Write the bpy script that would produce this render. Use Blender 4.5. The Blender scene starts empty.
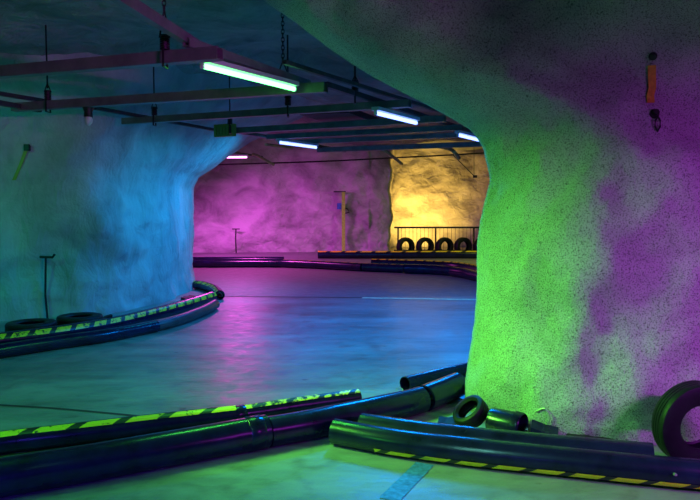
import bpy, math, random
from mathutils import Vector, noise, Matrix
from mathutils.bvhtree import BVHTree
random.seed(7)
C = bpy.context.scene.collection
SC = bpy.context.scene
F = 700.0
PITCH = math.atan(48/700)
CAM = Vector((0, 0, 1.5))
FW = Vector((0, math.cos(PITCH), -math.sin(PITCH)))
UP = Vector((0, math.sin(PITCH), math.cos(PITCH)))

def ray(x, y): return FW + Vector(((x-350)/F, 0, 0)) + UP*(-(y-250)/F)
def at_z(x, y, z=0.0):            # point of the photograph's ray on a horizontal level
    d = ray(x, y); return CAM + d*((z-CAM.z)/d.z)
def at_y(x, y, Y):                # ... or at a known distance into the tunnel
    d = ray(x, y); return CAM + d*(Y/d.y)
def fbm(p, sc=1.0, o=4): return noise.fractal(Vector(p)*sc, 0.9, 2.1, o)

# ------------------------------------------------------------------ materials
def new_mat(name):
    m = bpy.data.materials.new(name); m.use_nodes = True
    nt = m.node_tree; b = nt.nodes['Principled BSDF']; return m, nt, b
def N(nt, t, **k):
    n = nt.nodes.new(t)
    for a, v in k.items():
        if a in n.inputs: n.inputs[a].default_value = v
        else: setattr(n, a, v)
    return n
def L(nt, a, b): nt.links.new(a, b)
def ramp(nt, fac, stops):
    r = N(nt, 'ShaderNodeValToRGB'); e = r.color_ramp.elements
    while len(e) < len(stops): e.new(0.5)
    for i, (p, c) in enumerate(stops):
        e[i].position = p; e[i].color = (c if len(c) == 4 else (*c, 1))
    L(nt, fac, r.inputs[0]); return r.outputs[0]
def mix(nt, fac, a, b, blend='MIX'):
    n = nt.nodes.new('ShaderNodeMix'); n.data_type = 'RGBA'; n.blend_type = blend
    if hasattr(fac, 'links'): L(nt, fac, n.inputs[0])
    else: n.inputs[0].default_value = fac
    for s, v in ((6, a), (7, b)):
        if hasattr(v, 'links'): L(nt, v, n.inputs[s])
        else: n.inputs[s].default_value = (*v, 1)
    return n.outputs[2]
def coords(nt, scale=(1, 1, 1)):
    tc = N(nt, 'ShaderNodeTexCoord'); mp = N(nt, 'ShaderNodeMapping')
    mp.inputs['Scale'].default_value = scale
    L(nt, tc.outputs['Object'], mp.inputs[0]); return mp.outputs[0]
def noise_n(nt, vec, scale, detail=4, rough=.55, dist=0):
    n = N(nt, 'ShaderNodeTexNoise'); n.inputs['Scale'].default_value = scale
    n.inputs['Detail'].default_value = detail; n.inputs['Roughness'].default_value = rough
    n.inputs['Distortion'].default_value = dist
    L(nt, vec, n.inputs['Vector']); return n.outputs['Fac']
def bump(nt, b, h, strength, dist, prev=None):
    n = N(nt, 'ShaderNodeBump'); n.inputs['Strength'].default_value = strength
    n.inputs['Distance'].default_value = dist; L(nt, h, n.inputs['Height'])
    if prev: L(nt, prev, n.inputs['Normal'])
    L(nt, n.outputs[0], b.inputs['Normal']); return n.outputs[0]

def rock_mat(name, col, dark, speck=0.0, fine=.4, coarse=.6, stretch=(1, 1, 1), fscale=45):
    m, nt, b = new_mat(name)
    v = coords(nt); vs = coords(nt, stretch)
    n1 = noise_n(nt, vs, 1.6, 6, .6, .6)
    base = ramp(nt, n1, [(.3, dark), (.62, col)])
    if speck:
        s = noise_n(nt, v, 115, 3, .75)
        sm = ramp(nt, s, [(.38, (.05, .05, .05)), (.5, (1, 1, 1))])
        base2 = mix(nt, speck, base, sm, 'MULTIPLY')
        s2 = noise_n(nt, v, 48, 2, .5)
        sm2 = ramp(nt, s2, [(.27, (.1,)*3), (.34, (1, 1, 1))])
        base = mix(nt, speck*.9, base2, sm2, 'MULTIPLY')
    L(nt, base, b.inputs['Base Color'])
    b.inputs['Roughness'].default_value = .82
    b.inputs['Specular IOR Level'].default_value = .3
    h1 = noise_n(nt, vs, 4.2, 5, .55, .8)
    p = bump(nt, b, h1, coarse, .16)
    h2 = noise_n(nt, v, fscale, 4, .65)
    bump(nt, b, h2, fine, .02, p)
    return m

M = {}
M['rock_left'] = rock_mat('pale_sprayed_rock', (.46, .47, .46), (.26, .27, .27), 0, .35, .4, (1, 1, .55), 30)
M['rock_right'] = rock_mat('speckled_shotcrete', (.56, .54, .52), (.4, .385, .37), .75, .7, .22, (1, 1, 1), 85)
M['rock_ceiling'] = rock_mat('ceiling_rock', (.3, .33, .3), (.15, .17, .155), 0, .3, .7, (1, 1, 1), 26)
M['rock_back'] = rock_mat('back_rock', (.62, .6, .58), (.27, .25, .25), 0, .3, .5, (.8, 1, 1.1), 14)

def floor_mat():
    m, nt, b = new_mat('sealed_concrete_floor')
    v = coords(nt)
    vw = coords(nt, (.55, 1.6, 1))
    n1 = noise_n(nt, vw, 1.1, 6, .6, .5)
    n2 = noise_n(nt, v, 6, 6, .65, .4)
    col = ramp(nt, n1, [(.32, (.12, .12, .115)), (.55, (.22, .22, .215)), (.75, (.33, .33, .32))])
    st = ramp(nt, n2, [(.3, (.5,)*3), (.5, (1,)*3)])
    col = mix(nt, .7, col, st, 'MULTIPLY')
    spots = ramp(nt, noise_n(nt, v, 9.5, 2, .4), [(.22, (.15,)*3), (.27, (1,)*3)])
    col = mix(nt, .8, col, spots, 'MULTIPLY')
    # beyond the painted line the floor is rough unsealed asphalt
    sx = N(nt, 'ShaderNodeSeparateXYZ'); L(nt, v, sx.inputs[0])
    far = N(nt, 'ShaderNodeMath', operation='GREATER_THAN'); L(nt, sx.outputs[1], far.inputs[0]); far.inputs[1].default_value = 11.05
    col = mix(nt, far.outputs[0], col, (.17, .16, .16))
    L(nt, col, b.inputs['Base Color'])
    r = N(nt, 'ShaderNodeMapRange'); L(nt, n2, r.inputs[0])
    r.inputs[1].default_value = .3; r.inputs[2].default_value = .7; r.inputs[3].default_value = .3; r.inputs[4].default_value = .5
    r2 = N(nt, 'ShaderNodeMath', operation='MULTIPLY_ADD'); L(nt, far.outputs[0], r2.inputs[0]); r2.inputs[1].default_value = .12; L(nt, r.outputs[0], r2.inputs[2])
    L(nt, r2.outputs[0], b.inputs['Roughness'])
    b.inputs['Specular IOR Level'].default_value = .85
    p = bump(nt, b, noise_n(nt, coords(nt, (.5, 1.4, 1)), 5, 5, .6), .35, .03)
    bump(nt, b, noise_n(nt, v, 70, 3, .6), .25, .006, p)
    return m
M['floor'] = floor_mat()

def plain(name, col, rough=.5, metal=0, spec=.5, nz=0, nscale=8, bmp=0):
    m, nt, b = new_mat(name)
    if nz:
        f = noise_n(nt, coords(nt), nscale, 5, .6)
        c = ramp(nt, f, [(.3, tuple(x*(1-nz) for x in col)), (.7, tuple(min(1, x*(1+nz)) for x in col))])
        L(nt, c, b.inputs['Base Color'])
        if bmp: bump(nt, b, f, bmp, .01)
    else: b.inputs['Base Color'].default_value = (*col, 1)
    b.inputs['Roughness'].default_value = rough; b.inputs['Metallic'].default_value = metal
    b.inputs['Specular IOR Level'].default_value = spec
    return m
M['pipe'] = plain('black_plastic_pipe', (.007, .007, .035), .24, 0, .36, .5, 7, .15)
M['pipe_grey'] = plain('dusty_grey_plastic_pipe', (.045, .05, .05), .38, 0, .5, .5, 6, .25)
M['pipe_in'] = plain('pipe_mouth', (.01, .01, .012), .6)
M['rubber'] = plain('black_rubber', (.008, .008, .011), .5, 0, .25, .4, 14, .3)
M['steel'] = plain('painted_steel', (.16, .15, .15), .45, .1, .5, .3, 5, .1)
M['darksteel'] = plain('dark_steel', (.06, .06, .06), .5, .3, .5, .3, 9)
M['black'] = plain('black_metal', (.01, .01, .01), .5)
M['housing'] = plain('white_lamp_housing', (.6, .6, .6), .4)
M['yellow'] = plain('yellow_painted_metal', (.4, .85, .06), .5, 0, .5, .3, 20)
M['conduit'] = plain('yellowed_conduit', (.4, .36, .14), .5, 0, .5, .2, 10)
M['strap'] = plain('ochre_strap', (.6, .33, .03), .7, 0, .3, .25, 40)
M['seam'] = plain('dark_seam', (.03, .03, .03), .7)
M['blue_paint'] = plain('worn_blue_paint', (.05, .15, .5), .5, 0, .5, .5, 25)
M['line_paint'] = plain('worn_yellow_floor_paint', (.85, .8, .45), .6, 0, .4, .3, 12)
M['grey'] = plain('grey_metal', (.45, .45, .45), .35, .6)
M['white'] = plain('white_plastic', (.7, .7, .7), .5)
M['coil'] = plain('ribbed_green_yellow_plastic', (.25, .3, .04), .5)

def tape_mat(name, wear, duty=.72):
    m, nt, b = new_mat(name)
    uv = N(nt, 'ShaderNodeUVMap'); sx = N(nt, 'ShaderNodeSeparateXYZ'); L(nt, uv.outputs[0], sx.inputs[0])
    sk = N(nt, 'ShaderNodeMath', operation='MULTIPLY_ADD'); L(nt, sx.outputs[1], sk.inputs[0]); sk.inputs[1].default_value = .22; L(nt, sx.outputs[0], sk.inputs[2])
    fr = N(nt, 'ShaderNodeMath', operation='FRACT'); L(nt, sk.outputs[0], fr.inputs[0])
    lt = N(nt, 'ShaderNodeMath', operation='LESS_THAN'); L(nt, fr.outputs[0], lt.inputs[0]); lt.inputs[1].default_value = duty
    n = noise_n(nt, coords(nt), 19, 6, .8)
    w = ramp(nt, n, [(wear-.02, (0, 0, 0)), (wear+.03, (1, 1, 1))])
    mu = N(nt, 'ShaderNodeMath', operation='MULTIPLY'); L(nt, lt.outputs[0], mu.inputs[0]); L(nt, w, mu.inputs[1])
    c = mix(nt, mu.outputs[0], (.02, .02, .02), (.92, .66, .02))
    L(nt, c, b.inputs['Base Color']); b.inputs['Roughness'].default_value = .4
    return m
M['tape'] = tape_mat('hazard_tape', .3)
M['tape_faded'] = tape_mat('faded_hazard_tape', .4)
M['tape_patchy'] = tape_mat('patchy_hazard_tape', .49, .8)
M['tape_worn'] = tape_mat('worn_hazard_tape', .44)

def emis(name, col, s):
    m = bpy.data.materials.new(name); m.use_nodes = True; nt = m.node_tree; nt.nodes.clear()
    e = N(nt, 'ShaderNodeEmission'); e.inputs[0].default_value = (*col, 1); e.inputs[1].default_value = s
    o = N(nt, 'ShaderNodeOutputMaterial'); L(nt, e.outputs[0], o.inputs[0]); return m

# ------------------------------------------------------------------ mesh helpers
class MB:
    def __init__(s): s.v = []; s.f = []; s.uv = None
    def quad_grid(s, rows, closed=False, flip=False):
        o = len(s.v); n = len(rows[0])
        for r in rows: s.v += [tuple(p) for p in r]
        for i in range(len(rows)-1):
            for j in range(n if closed else n-1):
                k = (j+1) % n
                q = (o+i*n+j, o+i*n+k, o+(i+1)*n+k, o+(i+1)*n+j)
                s.f.append(q[::-1] if flip else q)
    def box(s, c, h, ax=None):
        ax = ax or (Vector((1, 0, 0)), Vector((0, 1, 0)), Vector((0, 0, 1)))
        o = len(s.v); c = Vector(c)
        for i in (-1, 1):
            for j in (-1, 1):
                for k in (-1, 1): s.v.append(tuple(c+ax[0]*h[0]*i+ax[1]*h[1]*j+ax[2]*h[2]*k))
        for q in ((0, 1, 3, 2), (4, 6, 7, 5), (0, 4, 5, 1), (2, 3, 7, 6), (0, 2, 6, 4), (1, 5, 7, 3)):
            s.f.append(tuple(o+i for i in q))
    def tube(s, pts, r, seg=10, cap=True):
        pts = [Vector(p) for p in pts]; rows = []
        for i, p in enumerate(pts):
            t = (pts[min(i+1, len(pts)-1)]-pts[max(i-1, 0)]).normalized()
            u = t.cross(Vector((0, 0, 1)))
            if u.length < .05: u = Vector((1, 0, 0))
            u.normalize(); w = u.cross(t).normalized()
            rr = r[i] if isinstance(r, (list, tuple)) else r
            rows.append([p+(u*math.cos(a)+w*math.sin(a))*rr for a in [2*math.pi*k/seg for k in range(seg)]])
        o = len(s.v); s.quad_grid(rows, True)
        if cap:
            s.f.append(tuple(range(o, o+seg))[::-1]); e = o+(len(rows)-1)*seg; s.f.append(tuple(range(e, e+seg)))
    def torus(s, c, R, r, ax1, ax2, n=24, m=8):
        c = Vector(c); nz = ax1.cross(ax2).normalized(); rows = []
        for i in range(n+1):
            a = 2*math.pi*i/n; d = ax1*math.cos(a)+ax2*math.sin(a)
            rows.append([c+d*(R+r*math.cos(b))+nz*r*math.sin(b) for b in [2*math.pi*k/m for k in range(m)]])
        s.quad_grid(rows, True)
    def build(s, name, mat, parent=None, smooth=True, sharp=40):
        me = bpy.data.meshes.new(name); me.from_pydata(s.v, [], s.f)
        if s.uv:
            ul = me.uv_layers.new(name='UVMap')
            for lp in me.loops: ul.data[lp.index].uv = s.uv[lp.vertex_index]
        me.materials.append(mat); me.validate(); me.update()
        if smooth:
            me.shade_smooth()
            try: me.set_sharp_from_angle(angle=math.radians(sharp))
            except Exception: pass
        o = bpy.data.objects.new(name, me); C.objects.link(o)
        if parent: o.parent = parent; o.matrix_parent_inverse = Matrix.Translation(-parent.location)
        return o
def tag(o, label=None, cat=None, group=None, kind=None):
    for k, v in (('label', label), ('category', cat), ('group', group), ('kind', kind)):
        if v: o[k] = v
    return o
def thing(name, loc, label, cat, group=None):
    o = bpy.data.objects.new(name, None); o.location = loc; o.empty_display_size = .1
    C.objects.link(o); return tag(o, label, cat, group)

# ------------------------------------------------------------------ setting
def catmull(pts, n):
    pts = [Vector(p) for p in pts]; P = [pts[0]*2-pts[1]]+pts+[pts[-1]*2-pts[-2]]; out = []
    for i in range(1, len(P)-2):
        for k in range(n):
            t = k/n; a, b, c, d = P[i-1], P[i], P[i+1], P[i+2]
            out.append(.5*((2*b)+(c-a)*t+(2*a-5*b+4*c-d)*t*t+(3*b-a-3*c+d)*t**3))
    out.append(P[-2].copy()); return out

# floor
mb = MB(); mb.quad_grid([[(x, y, 0) for x in (-16, 16)] for y in (-5, 28)])
tag(mb.build('floor', M['floor'], smooth=False), kind='structure')
mb.v = [(x, y, z) for (x, y, z) in mb.v]

# ceiling: uneven blasted rock
rows = []
for j in range(150):
    y = -5+j*33/149; r = []
    for i in range(130):
        x = -16+i*32/129
        z = 3.32+.22*fbm((x, y, 3), .45)+.06*fbm((x, y, 9), 1.7, 3)
        r.append((x, y, z))
    rows.append(r)
mb = MB(); mb.quad_grid(rows, flip=True); ceil_o = mb.build('ceiling', M['rock_ceiling'], sharp=180); tag(ceil_o, kind='structure')

def lerp_table(t, tab):
    for (a, va), (b, vb) in zip(tab, tab[1:]):
        if t <= b: return va+(vb-va)*max(0, (t-a)/(b-a))
    return tab[-1][1]

# left rock shoulder with a corbelled top
plan = catmull([(-7, -5, 0), (-6.2, 0, 0), (-5.8, 4, 0), (-5.5, 7.6, 0), (-4.6, 8.75, 0), (-3.38, 9.08, 0), (-2.92, 10.05, 0), (-2.76, 11.2, 0),
                (-2.84, 12.6, 0), (-3.1, 13.4, 0), (-3.9, 14.1, 0), (-5.4, 15, 0), (-8, 16.4, 0), (-15, 18, 0)], 16)
flare = [(0, .05), (.3, 0), (1.2, .02), (1.75, .0), (1.95, .1), (2.12, .38), (2.38, .72), (2.6, 1.05), (3.0, 1.9), (3.6, 3.0)]
rows = []
for k in range(90):
    z = -.05+3.7*k/89; r = []
    for i, p in enumerate(plan):
        a, b = plan[max(i-1, 0)], plan[min(i+1, len(plan)-1)]
        t = (b-a).normalized(); n = Vector((t.y, -t.x, 0))
        s = i/16
        w = .28+.72*max(0, 1-abs(s-8.2)/3.2)
        off = lerp_table(z, flare)*w
        q = p+n*off; q.z = z
        d = .15*fbm(q, .8, 3)+.04*fbm(q+Vector((5, 1, 2)), 2.6, 3)+.012*fbm(q, 8, 2)
        near = max(.45, min(1, abs(s-8)/2))
        r.append(q+n*d*near)
    rows.append(r)
mb = MB(); mb.quad_grid(rows); wl = mb.build('wall_left', M['rock_left'], sharp=180); tag(wl, kind='structure')
bvh_left = BVHTree.FromPolygons([Vector(v) for v in mb.v], mb.f)

# right rock pillar and the arch it rises into
edge = [(470, 412, 5.14), (466, 396, 5.12), (468, 372, 5.1), (473, 335, 5.1), (476, 300, 5.1), (477, 262, 5.1), (478, 238, 5.12), (482, 213, 5.15),
        (487, 192, 5.18), (490, 178, 5.2), (486, 160, 5.25), (482, 146, 5.3), (471, 131, 5.3), (450, 117, 5.3), (428, 105, 5.3), (400, 91, 5.3),
        (370, 75, 5.3), (342, 57, 5.3), (320, 41, 5.3), (300, 25, 5.3), (280, 10, 5.3), (258, -6, 5.3), (230, -30, 5.3), (190, -70, 5.3), (150, -110, 5.3)]
E = catmull([at_y(*e) for e in edge], 6)
front = [(0, 0, 0), (.03, -.14, 0), (.12, -.36, 0), (.27, -.6, 0), (.52, -.82, 0), (.95, -.86, 0), (1.5, -.9, 0), (2.1, -1.3, 0), (2.9, -2.6, 0), (3.5, -4.5, 0), (3.8, -7, 0), (3.9, -10, 0)]
back = [(9, 15, 0), (7, 10, 0), (4, 5.5, 0), (2.0, 2.6, 0), (.9, 1.3, 0), (.35, .6, 0), (.08, .2, 0)]
prof = catmull(back+front, 10)
i0 = len(back)*10
rows = []
for e in E:
    r = []
    for i, p in enumerate(prof):
        q = e+p; s = (i-i0)/10
        a, b = prof[max(i-1, 0)], prof[min(i+1, len(prof)-1)]
        t = (b-a).normalized(); n = Vector((t.y, -t.x, 0)) * 1.0   # faces the camera side
        damp = min(1, abs(s)/2.0)
        d = (.13*fbm(q+Vector((0, 0, 7)), .9, 3)+.03*fbm(q, 3.2, 3))*damp+.006*fbm(q, 11, 2)
        r.append(q+n*d)
    rows.append(r)
mb = MB(); mb.quad_grid(rows, flip=True); wr = mb.build('wall_right', M['rock_right'], sharp=180); tag(wr, kind='structure')
bvh_right = BVHTree.FromPolygons([Vector(v) for v in mb.v], mb.f)

# back wall with a step where the lit recess begins
plan = catmull([(-15, 19.5, 0), (-8, 20.2, 0), (-4, 20.8, 0), (0, 21, 0), (.75, 21, 0), (1.15, 21.1, 0)], 16)[:-1]+catmull([(1.15, 21.1, 0), (1.22, 21.4, 0), (1.3, 22.6, 0), (1.5, 23.2, 0), (3, 23.3, 0), (6, 23, 0), (10, 22, 0), (15, 20, 0)], 16)
rows = []
for k in range(60):
    z = -.05+3.8*k/59; r = []
    for p in plan:
        q = Vector((p.x, p.y, z)); d = .25*fbm(q, .7, 3)+.08*fbm(q, 2.4, 4)
        if .6 < p.x < 1.4: d *= .35
        if .7 < p.x < 2: q.x += .12*fbm((z, 3.3, 1), 1.3, 3)+.02
        r.append(q+Vector((0, -d, 0)))
    rows.append(r)
mb = MB(); mb.quad_grid(rows); wb = mb.build('wall_back', M['rock_back'], sharp=180); tag(wb, kind='structure')
bvh_back = BVHTree.FromPolygons([Vector(v) for v in mb.v], mb.f)
mb = MB(); mb.quad_grid([[(x, -4.9, z) for x in (-16, -8, 0, 8, 16)] for z in (-.05, 1.8, 3.8)]); tag(mb.build('wall_rear', M['rock_left']), kind='structure')
def hit(b, x, y, off=0.0):
    d = ray(x, y).normalized(); loc, n, i, dist = b.ray_cast(CAM, d)
    if loc is None: return at_y(x, y, 5)
    if n.dot(d) > 0: n = -n
    return loc+n*off
def hitn(b, x, y):
    d = ray(x, y).normalized(); loc, n, i, dist = b.ray_cast(CAM, d)
    if n.dot(d) > 0: n = -n
    return loc, n

# floor markings and seams
def strip(name, pts, w, mat, z=.003):
    pts = [Vector((p.x, p.y, 0)) for p in pts]; rows = []
    for i, p in enumerate(pts):
        t = (pts[min(i+1, len(pts)-1)]-pts[max(i-1, 0)]).normalized(); n = Vector((-t.y, t.x, 0))
        rows.append([p-n*w/2+Vector((0, 0, z)), p+n*w/2+Vector((0, 0, z))])
    m_ = MB(); m_.quad_grid(rows, flip=True); return m_.build(name, mat, smooth=False)
o = strip('trim_1', catmull([at_z(-20, 404), at_z(60, 409), at_z(146, 417)], 6), .03, M['seam']); tag(o, kind='structure')
o = strip('trim_2', catmull([at_z(196, 296.5), at_z(290, 297), at_z(372, 298)], 6), .05, M['seam']); tag(o, kind='structure')
o = strip('floor_line', catmull([at_z(362, 298), at_z(420, 299), at_z(500, 300)], 6), .1, M['line_paint'], .004)
tag(o, 'pale yellow line painted across the floor, ending at the green rock pillar', 'floor line')
o = strip('floor_mark', [at_z(389, 500), at_z(425, 464)], .11, M['blue_paint'])
tag(o, 'faded blue stripe painted on the floor in front of the barrier', 'floor mark')

# ------------------------------------------------------------------ barrier pipes
def pipe(name, label, pts, r, mat='pipe', tape=None, tmat='tape', period=.22, group=None, collars=(), zoff=0.0, cat='barrier pipe', parts=None, dent=.02, n=10, tape_from=0.0):
    ctr = [Vector((p.x, p.y, zoff+r+p.z)) for p in pts]
    path = catmull(ctr, n) if len(ctr) > 2 else [ctr[0].lerp(ctr[1], k/24) for k in range(25)]
    root = thing(name, (path[0].x, path[0].y, 0), label, cat, group)
    seg = 28
    fr = []
    for i, p in enumerate(path):
        t = (path[min(i+1, len(path)-1)]-path[max(i-1, 0)]).normalized()
        s = t.cross(Vector((0, 0, 1))).normalized(); u = s.cross(t).normalized(); fr.append((p, t, s, u))
    def ring(f, rr, a0=0, a1=2*math.pi, k=seg, full=True):
        p, t, s, u = f; o = []
        for j in range(k if full else k+1):
            a = a0+(a1-a0)*j/k
            w = 1+dent*fbm(p+Vector((math.cos(a), 0, math.sin(a)))*.2, 3, 2)
            o.append(p+(u*math.cos(a)+s*math.sin(a))*rr*w)
        return o
    b = MB(); ri = r*.86
    b.quad_grid([ring(fr[0], ri)]+[ring(f, r) for f in fr]+[ring(fr[-1], ri)]+[ring(f, ri) for f in fr[::-1]], True)
    b.build('pipe_body', M[mat], root)
    if tape:
        tb = MB(); rows = []; uv = []; ln = 0
        for i, f in enumerate(fr):
            if i: ln += (fr[i][0]-fr[i-1][0]).length
            rr = ring(f, r+.0025, math.radians(tape[0]), math.radians(tape[1]), 5, False)
            if i < tape_from*len(fr): continue
            rows.append(rr); uv += [(ln/period, j/5) for j in range(6)]
        tb.quad_grid(rows); tb.uv = uv; tag(tb.build('hazard_tape', M[tmat], root), 'yellow and black striped tape')
    for c in collars:
        i = min(len(fr)-2, max(1, int(c*(len(fr)-1)))); p, t, s, u = fr[i]
        cb = MB(); rows = []
        for dx, rr in ((-.05, r), (-.045, r+.004), (.045, r+.004), (.05, r)):
            f2 = (p+t*dx, t, s, u); rows.append(ring(f2, rr))
        cb.quad_grid(rows, True); cb.build('collar', M[mat], root)
    return root, fr

G = at_z
# near left barrier
pipe('barrier_pipe', 'thick black barrier pipe nearest the camera at lower left, running off the left edge', [G(-60, 508), G(0, 497), G(100, 479), G(200, 460), G(266, 447)], .1, collars=(.97,), group='thick pipes of the near left barrier')
pipe('barrier_pipe', 'thick dark green lit barrier pipe continuing towards the rock pillar, small pale mark on top', [G(268, 447), G(310, 439), G(350, 430), G(400, 418.5), G(421, 412.5)], .094, group='thick pipes of the near left barrier')
pipe('barrier_pipe', 'slim barrier pipe with bold yellow stripes running off the left edge of the frame', [G(-60, 465), G(0, 454), G(80, 444), G(160, 434), G(235, 425)], .068, tape=(8, 46), tmat='tape_faded', period=.27, group='striped pipes behind the near left barrier')
pipe('barrier_pipe', 'short barrier pipe with worn yellow patches, open right end resting on the floor', [G(232, 425.5), G(290, 416), G(358, 406)], .063, tape=(0, 42), tmat='tape_patchy', period=.24, collars=(.04,), group='striped pipes behind the near left barrier')
mk = MB(); p0 = G(400, 418)
mk.torus(p0+Vector((0, .05, .187)), .022, .003, Vector((1, 0, 0)), Vector((0, .7, .4)), 14, 5)
mk.build('maker_stamp', M['grey'], bpy.data.objects['barrier_pipe.001'])
pipe('barrier_pipe', 'very dark thick pipe leaning in against the foot of the rock pillar', [G(424, 411.5), G(444, 403), G(457, 397)], .095)
pipe('barrier_pipe', 'open ended black pipe lying behind the thick pipe left of the pillar foot', [G(405, 391.5), G(438, 383), G(468, 376)], .06)
# near right barrier
root, fr = pipe('barrier_pipe', 'foreground barrier pipe with yellow dashes along its lower side, at lower right', [G(335, 444), G(400, 456), G(480, 466.5), G(560, 475), G(640, 483.5), G(740, 493)], .079, tape=(112, 136), period=.205, tape_from=.13)
for px, py in ((667, 467), (695, 471)):
    q = G(px, 486); bb = MB(); q = Vector((G(px, 487).x, G(px, 487).y-.075, .1))
    bb.tube([q, q+Vector((0, -.02, .004))], .007, 10); tag(bb.build('bolt', M['grey'], root), 'small pale bolt head')
R2 = [G(362, 440), G(420, 449), G(480, 456.5), G(560, 465), G(652, 474)]
pipe('barrier_pipe', 'plain black pipe lying directly behind the yellow dashed foreground pipe', R2, .086, dent=.01)
# middle left barrier
pipe('barrier_pipe', 'dark lower pipe of the left bend barrier, running off the left edge', [G(-60, 369), G(0, 358.5), G(60, 349), G(110, 341.5), G(156, 332)], .07)
pipe('barrier_pipe', 'lighter grey lower pipe at the tip of the left bend barrier', [G(150, 333), G(180, 325), G(205, 315), G(215, 309)], .068, mat='pipe_grey')
pipe('barrier_pipe', 'long striped upper pipe of the left bend barrier, curving along the blue wall', [G(-60, 356), G(0, 349), G(60, 341), G(110, 332), G(150, 322), G(185, 312), G(212, 303)], .085, tape=(30, 70), tmat='tape_worn', period=.22)
pipe('barrier_pipe', 'short curled pipe wrapping round the blue rock corner behind the bend', [G(220, 300), G(215, 294.5), G(205, 290.5), G(196, 289)], .075, tape=(-60, -20), tmat='tape_worn', period=.22, dent=.01)
# far barriers
far_front = [(186, 267.5), (215, 267.6), (250, 267.4), (282, 267.5)]
pipe('barrier_pipe', 'glossy purple lit front pipe of the far barrier, nearest the blue corner', [G(*p) for p in far_front], .085, group='front pipes of the far barrier')
pipe('barrier_pipe', 'front pipe of the far barrier under the first small yellow dashes', [G(283, 267.5), G(320, 269), G(362, 271.5)], .09, tape=(-30, 10), period=.22, group='front pipes of the far barrier')
pipe('barrier_pipe', 'front pipe of the far barrier left of the bright purple one', [G(363, 271.5), G(385, 272.3), G(404, 273)], .09, tape=(-30, 10), tmat='tape_worn', period=.22, group='front pipes of the far barrier')
pipe('barrier_pipe', 'brighter purple front pipe of the far barrier below the tyre row', [G(405, 273.6), G(430, 274.4), G(452, 276)], .1, group='front pipes of the far barrier')
pipe('barrier_pipe', 'last front pipe of the far barrier, bending towards the green rock pillar', [G(453, 276.5), G(470, 279.5), G(490, 286), G(510, 296)], .1, group='front pipes of the far barrier')
pipe('barrier_pipe', 'black back pipe of the far barrier below the magenta wall', [G(180, 264.5), G(230, 264.2), G(284, 264)], .09)
pipe('barrier_pipe', 'middle pipe row of the far barrier below the tyre row, worn yellow flecks', [G(372, 267.5), G(420, 269), G(455, 271), G(478, 275), G(505, 284)], .1, tape=(-20, 30), tmat='tape_worn', period=.22)
pipe('barrier_pipe', 'furthest black pipe with small yellow dashes, right in front of the tyre row', [G(318, 258.5), G(380, 258.6), G(440, 258.4), G(510, 258.4)], .1, tape=(0, 42), tmat='tape_faded', period=.4)

# ------------------------------------------------------------------ tyres
def tyre(label, c, R, w, Ri, axis, group=None, name='tyre'):
    axis = axis.normalized(); a1 = axis.cross(Vector((0, 0, 1)))
    if a1.length < .1: a1 = Vector((1, 0, 0))
    a1.normalize(); a2 = axis.cross(a1).normalized(); c = Vector(c)
    prof = [(Ri, -.36), (Ri+.01, -.46), (Ri+(R-Ri)*.35, -.52), (R*.9, -.5), (R*.965, -.46), (R*.99, -.38), (R, -.3), (R, -.2), (R*.97, -.19), (R*.97, -.16), (R, -.15), (R, -.02), (R*.97, -.01), (R*.97, .02), (R, .03), (R, .15), (R*.97, .16), (R*.97, .19), (R, .2), (R, .3), (R*.99, .38), (R*.965, .46), (R*.9, .5), (Ri+(R-Ri)*.35, .52), (Ri+.01, .46), (Ri, .36),
            (Ri+.012, .3), (R*.86, .36), (R*.93, .2), (R*.93, -.2), (R*.86, -.36), (Ri+.012, -.3)]
    b = MB(); rows = []
    for i in range(57):
        a = 2*math.pi*i/56; d = a1*math.cos(a)+a2*math.sin(a)
        rows.append([c+d*p+axis*q*w for p, q in prof])
    b.quad_grid(rows, True)
    o = b.build(name, M['rubber'], sharp=30); tag(o, label, 'tyre', group)
    return o
tyre('black tyre standing upright behind the barrier at the right edge of the frame', Vector((1.965, 3.895, .243)), .243, .13, .122, Vector((-.1, 1, .04)))
xs = (405.5, 425, 444.5, 463, 482)
desc = ['first tyre of the standing row, by the left end of the railing', 'second tyre of the standing row, bright wall seen through it', 'middle tyre of the standing row in front of the railing', 'fourth tyre of the standing row, before the last railing post', 'last tyre of the standing row, partly behind the green pillar']
for x, d in zip(xs, desc):
    q = at_y(x, 250, 19.45); tyre(d, Vector((q.x, 19.45, .26)), .26, .17, .15, Vector((-.5, 1, 0)), 'tyres standing in a row before the yellow wall')
tyre('tyre lying flat at the foot of the blue green wall, nearest the left edge', Vector((-3.62, 7.87, .075)), .27, .14, .15, Vector((0.03, 0, 1)))
tyre('tyre lying flat at the wall foot, behind the middle of the bend barrier', Vector((-3.22, 8.27, .08)), .26, .15, .14, Vector((-.03, 0, 1)))
# rubbish behind the right barrier
q = G(469, 428)
tyre('ring of black rubber slumped against the foot of the rock pillar', Vector((q.x+.01, q.y+.0, .105)), .118, .095, .075, Vector((-.6, -.25, .75)), name='rubber_ring')
q = G(494, 434); ax = Vector((.78, -.6, 0)).normalized(); b = MB(); s_ = ax.cross(Vector((0, 0, 1))).normalized()
def orng(p, rr): return [p+(Vector((0, 0, 1))*math.cos(a)*.95+s_*math.sin(a))*rr for a in [2*math.pi*k/36 for k in range(36)]]
p0 = Vector((q.x-.02, q.y-.0, .09)); pr = [(0, .082), (.02, .088), (.16, .088), (.165, .094), (.2, .094), (.215, .09), (.22, .084), (.2, .078), (.0, .074)]
b.quad_grid([orng(p0+ax*d, rr) for d, rr in pr]+[orng(p0, .082)], True); o = b.build('pipe_offcut', M['pipe']); tag(o, 'short cut piece of wide pipe with its round mouth facing right', 'pipe piece')
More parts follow.
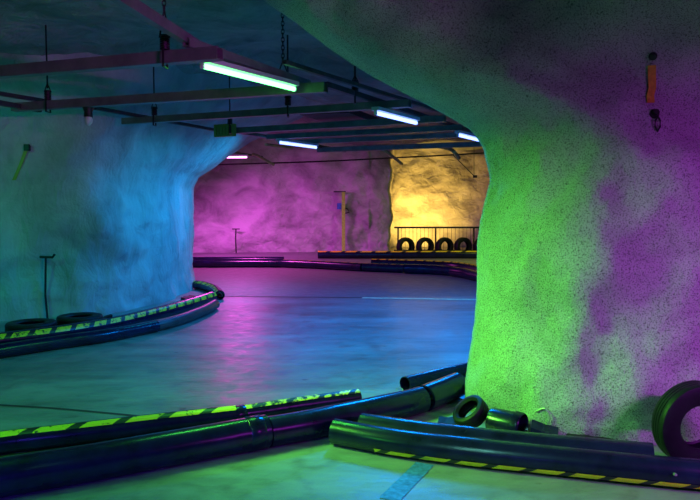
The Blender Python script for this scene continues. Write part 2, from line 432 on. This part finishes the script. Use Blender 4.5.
def slab(name, label, a, bb_, wid, th, tilt, mat, cat):
    a = Vector(a); bb_ = Vector(bb_); t = (bb_-a).normalized(); s = t.cross(Vector((0, 0, 1))).normalized(); rows = []
    n = 14
    for i in range(n+1):
        p = a.lerp(bb_, i/n); e = wid*(.75+.5*abs(fbm(p, 9, 3)))
        cs = [(-e, 0), (e*.9, 0), (e, th*.5), (e*.9, th), (-e*.9, th+tilt), (-e, th*.5+tilt)]
        rows.append([p+s*u+Vector((0, 0, v+.008*fbm(p, 12, 2))) for u, v in cs])
    m_ = MB(); m_.quad_grid(rows, True); k = len(m_.v)-6; m_.f.append((0, 1, 2, 3, 4, 5)[::-1]); m_.f.append(tuple(range(k, k+6)))
    return tag(m_.build(name, M[mat]), label, cat)
slab('rubber_scrap', 'torn black scrap lying flat beside the rubber ring behind the barrier', G(438, 428)+Vector((0, 0, .004)), G(462, 430)+Vector((0, 0, .004)), .055, .035, .03, 'rubber', 'scrap')
slab('rubber_scrap', 'crumpled bluish scrap lying right of the cut pipe piece', G(531, 442)+Vector((0, 0, .05)), G(558, 445)+Vector((0, 0, .02)), .05, .05, .03, 'pipe', 'scrap')
slab('rubber_scrap', 'long flat black strip lying along the foot of the magenta wall', G(566, 446)+Vector((0, 0, .02)), G(618, 453)+Vector((0, 0, .02)), .045, .05, .0, 'rubber', 'scrap')
slab('rubber_scrap', 'flat black board end sticking up behind the left bend barrier', G(93, 333)+Vector((0, 0, .11)), G(112, 331)+Vector((0, 0, .16)), .04, .035, .0, 'rubber', 'scrap')
slab('rubber_scrap', 'dark lump tucked under the blue rock corner behind the bend', G(184, 305)+Vector((0, 0, 0)), G(196, 302)+Vector((0, 0, 0)), .07, .09, .02, 'rubber', 'scrap')
b = MB(); pts = [hit(bvh_right, x, y, .012) for x, y in ((536, 411), (545, 408), (550, 414), (549, 422), (543, 427), (538, 430))]
b.tube(catmull(pts, 5), .004, 6); tag(b.build('cord', M['grey']), 'thin pale cord curled at the foot of the pillar', 'cord')

# ------------------------------------------------------------------ railing behind the tyre row
YF = 20.0
root = thing('railing', (at_y(396, 250, YF).x, YF, 0), 'low black metal railing behind the standing tyres, before the yellow wall', 'railing')
zt = at_y(420, 227.5, YF).z
xa, xb = at_y(394, 250, YF).x, at_y(520, 250, YF).x
b = MB(); b.box(((xa+xb)/2, YF, zt), ((xb-xa)/2, .02, .025)); b.box(((xa+xb)/2, YF, .12), ((xb-xa)/2, .015, .015)); b.build('rail', M['black'], root, False)
for px in (398, 435.5, 473.5, 511):
    b = MB(); x = at_y(px, 250, YF).x; b.box((x, YF, zt/2), (.022, .022, zt/2)); b.build('post', M['black'], root, False)
b = MB(); x = xa+.1
while x < xb:
    b.box((x, YF, zt/2+.05), (.005, .005, zt/2-.06)); x += .11
tag(b.build('baluster', M['darksteel'], root, False), kind='stuff')

# ------------------------------------------------------------------ stuff on the walls
p, n = hitn(bvh_left, 48, 300); foot = p+n*.06
root = thing('metal_stake', (foot.x, foot.y, 0), 'thin dark stake with a short crossbar standing against the blue green wall', 'stake')
ztop = 1.5-54.5*foot.y/700
b = MB(); b.tube([(foot.x, foot.y, 0), (foot.x-.02, foot.y, .3), (foot.x, foot.y, ztop)], .014, 8); b.build('rod', M['black'], root)
b = MB(); b.tube([(foot.x-.07, foot.y-.01, ztop-.005), (foot.x+.09, foot.y-.01, ztop-.01), (foot.x+.12, foot.y-.01, ztop+.03)], .016, 8); b.build('crossbar', M['black'], root)
def strap(name, label, bv, pts, w, mat, cat):
    rows = []; P = [hitn(bv, *q) for q in pts]
    for p, n in P:
        s = n.cross(Vector((0, 0, 1))).normalized(); rows.append([p+n*.004+s*w/2, p+n*.014+s*w/2, p+n*.014-s*w/2, p+n*.004-s*w/2])
    m_ = MB(); m_.quad_grid(rows, True); return tag(m_.build(name, M[mat]), label, cat)
strap('wall_strap', 'narrow greenish yellow strap on the left wall under the beam end', bvh_left, [(26, 150), (22, 162), (18, 172), (14, 180)], .045, 'coil', 'strap')
b = MB(); p = hit(bvh_left, 27.5, 147, .03); b.box(p, (.03, .03, .04)); tag(b.build('wall_anchor', M['black']), 'tiny dark anchor above the greenish strap on the left wall', 'anchor')
strap('wall_strap', 'ochre yellow strap hanging flat on the upper right rock', bvh_right, [(652, 65), (651.5, 75), (651.5, 88), (649.5, 96), (650, 103)], .048, 'strap', 'strap')
for (x, y, r, lab) in ((653, 56, .017, 'dark bolt in the rock above the ochre strap'), (654, 114, .02, 'dark bolt in the rock just below the ochre strap')):
    p, n = hitn(bvh_right, x, y); b = MB(); b.tube([p-n*.01, p+n*.035], r, 8); b.tube([p-n*.005, p+n*.012], r*1.5, 12)
    tag(b.build('rock_bolt', M['black']), lab, 'bolt')
p, n = hitn(bvh_right, 656, 124.5); b = MB(); s = n.cross(Vector((0, 0, 1))).normalized()
b.tube([p+n*.02+s*a+Vector((0, 0, z)) for a, z in ((0, .045), (.018, .02), (.018, -.015), (0, -.045), (-.016, -.015), (-.016, .02), (0, .045))], .006, 6)
tag(b.build('shackle', M['black']), 'small black shackle hanging lowest under the ochre strap', 'shackle')
# post and stake by the back wall
Yp = hit(bvh_back, 343, 230).y-.25
x = at_y(343.5, 230, Yp).x; zt2 = at_y(343, 192, Yp).z
root = thing('marker_post', (x, Yp, 0), 'tall yellow post with a small box, standing against the purple back wall', 'post')
b = MB(); b.box((x, Yp, zt2/2), (.05, .04, zt2/2)); b.build('post_body', M['yellow'], root, False)
b = MB(); b.box((x-.11, Yp, zt2+.01), (.18, .03, .02)); b.build('crossbar', M['darksteel'], root, False)
b = MB(); b.box((x-.13, Yp, zt2-.42), (.06, .05, .09)); b.build('switch_box', M['blue_paint'], root, False)
b = MB(); zz = zt2-.6; b.tube([(x+.05, Yp, zz+.12), (x+.12, Yp, zz+.1), (x+.17, Yp, zz), (x+.05, Yp, zz-.03)], .02, 6); b.build('hook', M['black'], root)
Ys = hit(bvh_back, 236, 240).y-.2; x = at_y(236, 240, Ys).x; zt3 = at_y(236, 229, Ys).z
b = MB(); b.tube([(x, Ys, 0), (x-.01, Ys, zt3*.6), (x, Ys, zt3)], .02, 6); b.box((x, Ys, zt3), (.11, .02, .015)); tag(b.build('metal_stake', M['black']), 'thin dark stake before the magenta back wall', 'stake')

# ------------------------------------------------------------------ overhead steel
ZB = 2.5
def beam(label, x0, y0, x1, y1, h, w=.09, z=ZB, mat='steel', group='steel beams hung across the ceiling', name='steel_beam', extra=0.0):
    a, b_ = at_z(x0, y0, z), at_z(x1, y1, z); t = (b_-a).normalized(); s = t.cross(Vector((0, 0, 1))).normalized()
    th = .008; hw, hh = w/2, h/2
    prof = [(-hw, -hh), (hw, -hh), (hw, hh), (hw-.022, hh), (hw-.022, hh-th), (hw-th, hh-th), (hw-th, -hh+th), (-hw+th, -hh+th), (-hw+th, hh-th), (-hw+.022, hh-th), (-hw+.022, hh), (-hw, hh)]
    m_ = MB(); m_.quad_grid([[q+s*u+Vector((0, 0, v)) for u, v in prof] for q in (a, b_)], True, flip=True)
    for k0, fl in ((0, 1), (12, 0)):
        for q in ((0, 1, 6, 7), (1, 2, 5, 6), (2, 3, 4, 5), (0, 7, 8, 11), (8, 9, 10, 11)):
            q = tuple(k0+i for i in q); m_.f.append(q if fl else q[::-1])
    return tag(m_.build(name, M[mat], smooth=False), label, 'beam', group)
beam('front steel beam with a purple face, meeting the left edge of the frame', -60, 77.5, 220, 53.5, .085)
beam('second steel beam from the front, its right end just past the green lamp', 14, 107.5, 326, 87.5, .085)
beam('third steel beam from the front, starting above the blue wall', 124, 121.5, 410, 103.5, .075)
beam('fourth steel beam, starting at the ribbed yellow sleeve', 232, 131, 445, 118.5, .08)
beam('fifth steel beam, passing just below the nearer blue lamp', 268, 137, 462, 127.5, .075)
beam('sixth steel beam, above the small far blue lamp', 290, 142.5, 480, 134, .075)
beam('rearmost steel beam before the yellow lit wall', 318, 150, 482, 144, .09)
rg = 'rails running lengthwise under the ceiling'
beam('green lit rail entering from the top edge of the frame above the front beam', 112, -8, 196, 45, .07, .05, 2.62, 'steel', rg, 'ceiling_rail')
beam('rail carrying the bright green lamp', 186, 42, 308, 84, .06, .06, 2.585, 'steel', rg, 'ceiling_rail')
beam('thin dark upper rail running from the green lamp to the rock arch', 284, 62, 478, 123, .035, .04, 2.62, 'darksteel', rg, 'ceiling_rail')
beam('dark lower rail between the green lamp and the nearer blue lamp', 326, 84.5, 470, 131, .05, .05, 2.57, 'darksteel', rg, 'ceiling_rail')
beam('upper of the two dark rails at the left edge above the second beam', -40, 87, 62, 104, .04, .05, 2.6, 'darksteel', rg, 'ceiling_rail')
beam('lower of the two dark rails at the left edge', -40, 96, 40, 110, .05, .05, 2.5, 'darksteel', rg, 'ceiling_rail')
beam('long dark rail between the bulb and the ribbed yellow sleeve', 95, 108, 215, 130, .04, .05, 2.56, 'darksteel', rg, 'ceiling_rail')
beam('dark rail carrying the small violet lamp', 235, 131, 345, 151, .05, .06, 2.56, 'darksteel', rg, 'ceiling_rail')
beam('dark rail running over the small pink lamp', 195, 146, 262, 157, .04, .05, 2.6, 'darksteel', rg, 'ceiling_rail')
# flat dark duct above the beams
a = at_z(344, 117.5, 2.62); b = MB(); b.box(a, (.32, .75, .04), (Vector((.9, -.3, 0)).normalized(), Vector((.3, .9, 0)).normalized(), Vector((0, 0, 1))))
tag(b.build('cable_tray', M['black'], smooth=False), 'flat black tray lying across the beams left of the nearer blue lamp', 'tray')

# ceiling hangers
def ceil_z(p):
    return 3.32+.22*fbm((p.x, p.y, 3), .45)+.06*fbm((p.x, p.y, 9), 1.7, 3)
def hanger(label, x, y, z, drop=.12, block=True, strapd=True, name='chain_hanger', mat='black', links=True, zofs=.05):
    p = at_z(x, y, z); top = ceil_z(p)+.03
    root = thing(name, (p.x, p.y, z), label, 'hanger', 'hangers holding up the steel beams')
    b = MB(); z0 = z+zofs
    y1 = z0+.1+drop; 
    b.tube([(p.x-.035, p.y, z0+.08), (p.x, p.y, y1+.05)], .006, 5); b.tube([(p.x+.035, p.y, z0+.08), (p.x, p.y, y1+.05)], .006, 5)
    if links:
        zz = y1+.06; k = 0
        while zz < top:
            ax = Vector((1, 0, 0)) if k % 2 else Vector((0, 1, 0)); c = Vector((p.x, p.y, zz))
            b.torus(c, .018, .005, ax*.7, Vector((0, 0, 1))*1.25, 10, 5); zz += .034; k += 1
    else: b.tube([(p.x, p.y, y1), (p.x, p.y, top)], .009, 6)
    b.build('chain', M[mat], root)
    if block:
        b = MB()
        for k in range(7): b.tube([(p.x, p.y, z0+.0+k*.015), (p.x, p.y, z0+.009+k*.015)], .035, 12)
        b.tube([(p.x, p.y, z0), (p.x, p.y, z0+.1)], .024, 8); b.build('coil_spring', M['black'], root)
    if strapd:
        b = MB(); b.box((p.x, p.y-.052, z-.015), (.008, .004, .06)); b.box((p.x, p.y+.052, z-.015), (.008, .004, .06)); b.box((p.x, p.y, z-.072), (.008, .055, .004)); b.build('clamp', M['black'], root, False)
hanger('chain hanger with a dark spring over the front beam near its right end', 165, 57, ZB)
hanger('ribbed black spring hanger between the front beam and the second beam at left', 48, 105, ZB, .02, links=False)
hanger('rod hanger holding the left part of the third beam', 154.5, 119.5, ZB, .05, links=False)
hanger('forked hanger over the fourth beam at the ribbed yellow sleeve', 230, 128, ZB, .02, links=False)
hanger('chain hanger with a fork beside the right end of the green lamp', 283, 74, 2.6, .02, block=False, strapd=False, zofs=-.06)
hanger('short hanger above the third beam right of the green lamp', 288, 110, ZB, 0, links=False)
hanger('forked hanger on the dark rail in the gap before the rock arch', 355, 96, 2.55, .0, links=False)
# bulb under the second beam
p = at_z(88, 103, ZB); root = thing('bulb_socket', (p.x, p.y, ZB-.05), 'dark bulb holder with a pale unlit bulb under the second beam', 'bulb holder')
b = MB(); b.tube([(p.x, p.y, ZB-.045), (p.x, p.y, ZB-.09), (p.x, p.y, ZB-.14)], [.055, .04, .045], 14); b.build('socket', M['black'], root)
b = MB(); b.tube([(p.x, p.y, ZB-.14), (p.x, p.y, ZB-.165), (p.x, p.y, ZB-.2), (p.x, p.y, ZB-.225)], [.03, .042, .036, .012], 14); b.build('bulb', M['housing'], root)
# ribbed sleeve
p = at_z(225, 130.5, ZB); t = (at_z(234, 130, ZB)-at_z(216, 131.5, ZB)); b = MB()
for k in range(6):
    c = p+t*(k-2.5)/6; b.box(c, (t.length/6*.36, .05, .085), (t.normalized(), t.normalized().cross(Vector((0, 0, 1))), Vector((0, 0, 1))))
b.box(p, (t.length/2, .035, .07), (t.normalized(), t.normalized().cross(Vector((0, 0, 1))), Vector((0, 0, 1))))
tag(b.build('ribbed_sleeve', M['coil'], smooth=False), 'ribbed yellow green sleeve on the left end of the fourth beam', 'sleeve')

# conduits near the back wall
def conduit(label, pts, r, mat='conduit', name='conduit', cat='conduit', zs=2.5):
    P = [at_z(x, y, z) for x, y, z in pts]; b = MB(); b.tube(catmull(P, 4) if len(P) > 2 else P, r, 8); return tag(b.build(name, M[mat]), label, cat)
conduit('yellowish conduit crossing just left of the small violet lamp', [(266, 144.5, 2.6), (278, 146, 2.6), (292, 148, 2.6)], .03)
conduit('yellowish conduit bent downwards right of the pink lamp', [(252, 154.5, 2.52), (257, 155.5, 2.5), (265, 160, 2.4), (274, 165, 2.3)], .03)
conduit('yellowish conduit sloping down under the beams near the top of the purple wall', [(364, 146, 2.55), (382, 149, 2.5), (392, 156, 2.4), (402, 164, 2.3)], .03)
conduit('yellowish conduit elbow under the rearmost beam before the yellow wall', [(436, 146, 2.5), (450, 149, 2.5), (455, 153, 2.42), (459, 158, 2.35)], .035)
Yc = 17.0
b = MB(); pts = [at_y(x, y, Yc) for x, y in ((190, 165.5), (240, 164), (320, 161.5), (400, 157.5), (450, 155), (500, 152))]; b.tube(catmull(pts, 4), .018, 8)
tag(b.build('ceiling_cable', M['black']), 'long thin black cable stretched across in front of the back wall', 'cable')
root = thing('brace', at_y(474, 176, 16.5), 'thin slanted brace with a hook hanging before the yellow wall', 'brace')
b = MB(); b.tube([at_y(453, 155, 16.5), at_y(474, 176, 16.5)], .012, 6); b.build('rod', M['darksteel'], root)
b = MB(); b.tube([at_y(474, 146, 16.5), at_y(474, 176, 16.5)], .007, 6); b.build('wire', M['darksteel'], root)
b = MB(); b.box(at_y(475, 176.5, 16.5), (.045, .03, .03)); b.build('hook', M['black'], root, False)

# ------------------------------------------------------------------ fluorescent lamps
def area(loc, direction, size, col, power, spread=180, sy=.05, along=None):
    l = bpy.data.lights.new('area_light', 'AREA'); l.shape = 'RECTANGLE'; l.size = size; l.size_y = sy; l.color = col; l.energy = power; l.spread = math.radians(spread)
    o = bpy.data.objects.new('area_light', l); C.objects.link(o); o.location = loc
    z = -Vector(direction).normalized(); x = Vector(along or (.44, .9, 0)); x = (x-z*x.dot(z)).normalized(); y = z.cross(x)
    o.matrix_world = Matrix.Translation(loc) @ Matrix((x, y, z)).transposed().to_4x4(); return o
def lamp(label, x0, y0, x1, y1, z, col, s, power, r=.02, glow=None):
    a, b_ = at_z(x0, y0, z), at_z(x1, y1, z); t = (b_-a).normalized(); sd = t.cross(Vector((0, 0, 1))).normalized(); U = Vector((0, 0, 1)); mid = (a+b_)/2; ln = (b_-a).length
    root = thing('fluorescent_lamp', (mid.x, mid.y, z+.08), label, 'lamp', 'fluorescent battens under the ceiling rails')
    m_ = MB(); m_.box(mid+U*.043, (ln/2+.02, .042, .018), (t, sd, U)); m_.build('housing', M['housing'], root, False)
    for e, d in ((a, -1), (b_, 1)):
        m_ = MB(); m_.box(e+t*d*.008+U*.006, (.009, .014, .026), (t, sd, U)); m_.build('lamp_holder', M['white'], root, False)
    m_ = MB(); m_.tube([a, b_], r, 12)
    m_.build('tube', emis('lit_tube', col, s), root)
    area(mid-U*(r+.004), (0, 0, -1), ln, glow or col, power, 180, .03, t)
    return root
GREEN = (.07, 1, .1); BLUE = (.0, .24, 1); VIO = (.04, .12, 1); PINK = (1, .1, .8)
lamp('bright green fluorescent lamp, nearest and largest in the frame', 203, 66, 294, 89, ZB-.02, (.14, 1, .22), 9, 40, glow=GREEN)
lamp('nearer of the two blue white lamps in the middle of the ceiling', 376, 113, 416, 123, ZB-.105, (.2, .3, 1), 6, 150, glow=BLUE)
lamp('far blue white lamp just beside the edge of the rock arch', 458, 135, 480, 140.5, ZB-.105, (.2, .3, 1), 6, 150, glow=BLUE)
lamp('small violet white lamp seen below the beams left of centre', 279, 142.5, 316, 147.5, ZB-.1, (.2, .3, 1), 6, 40, glow=VIO)
lamp('tiny pinkish lamp beside the top of the blue rock corner', 226, 157.3, 247, 157.2, ZB, (1, .3, .9), 6, 150, glow=PINK)

# unseen lights: battens outside the frame or behind the rock, plus added fills
area((-2.45, 4.15, 2.42), (1.5, .1, -1), 1.2, (.17, 1, .07), 44, 56)
area((-2.5, 3.3, 2.42), (.1, .1, -1), 1.2, GREEN, 18, 130)
area((-4.2, .6, 2.42), (.2, .3, -1), 1.2, GREEN, 50, 130)
area((3.0, 1.6, 1.9), (-.1, 1, -.8), 1.2, (.6, .03, 1), 44, 108, along=(1, 0, 0))
area((2.4, .4, 2.0), (-.65, .8, .1), 1.2, (.8, .08, 1), 3, 26, along=(1, .8, 0))  # added narrow magenta spot that tints the face of the front beam
area((-.6, 1.2, 2.42), (.5, .6, -1), 1.2, (.22, .85, .7), 15, 88)  # added teal fill for the lower pillar and foreground floor
area((-1.0, -1.0, 1.5), (-.15, 1, -.7), 1.2, (.08, .03, 1), 32, 66, along=(1, 0, 0))
area((-4.8, 6.2, 2.42), (.0, 1, -.8), 1.2, (.0, 1, .5), 11, 120)
area((-1.5, 9.6, 2.35), (-.8, .1, -.9), 1.2, (.0, .5, 1), 14, 120)  # added blue light within view, no fixture, brightens the left rock
area((-1.0, 11.9, 2.33), (-1, 0, -.8), 1.2, (.0, .42, 1), 38, 120)  # added blue light beside the violet lamp, no fixture, for the rock corner
area((-4.2, 17.6, 2.3), (.75, .8, -1), 2.4, (.85, .1, .9), 125, 105, along=(1, 0, 0))
area((4.2, 16.8, 2.42), (-1, .3, -1), 1.2, (.6, .85, .1), 42, 130)  # added yellow green light behind the pillar, colours the far barriers
# floodlight on the floor behind the tyre row
area((at_y(426, 250, 21.9).x, 21.9, .12), (-.03, 1, 1.1), .5, (1, .6, .1), 90, 125, sy=.2, along=(1, 0, 0))

# ------------------------------------------------------------------ world, camera, view
w = bpy.data.worlds.new('World'); SC.world = w; w.use_nodes = True
w.node_tree.nodes['Background'].inputs[0].default_value = (.0, .0, .0, 1)
cd = bpy.data.cameras.new('camera'); co = bpy.data.objects.new('camera', cd); C.objects.link(co)
cd.sensor_width = 36; cd.lens = 36; cd.clip_start = .05
co.location = CAM; co.rotation_euler = (math.pi/2-PITCH, 0, 0); SC.camera = co
SC.view_settings.view_transform = 'Standard'; SC.view_settings.look = 'None'; SC.view_settings.gamma = 1
SC.view_settings.use_curve_mapping = False; SC.view_settings.exposure = -0.35
SC.cycles.use_denoising = True
SC.cycles.max_bounces = 6; SC.cycles.diffuse_bounces = 4
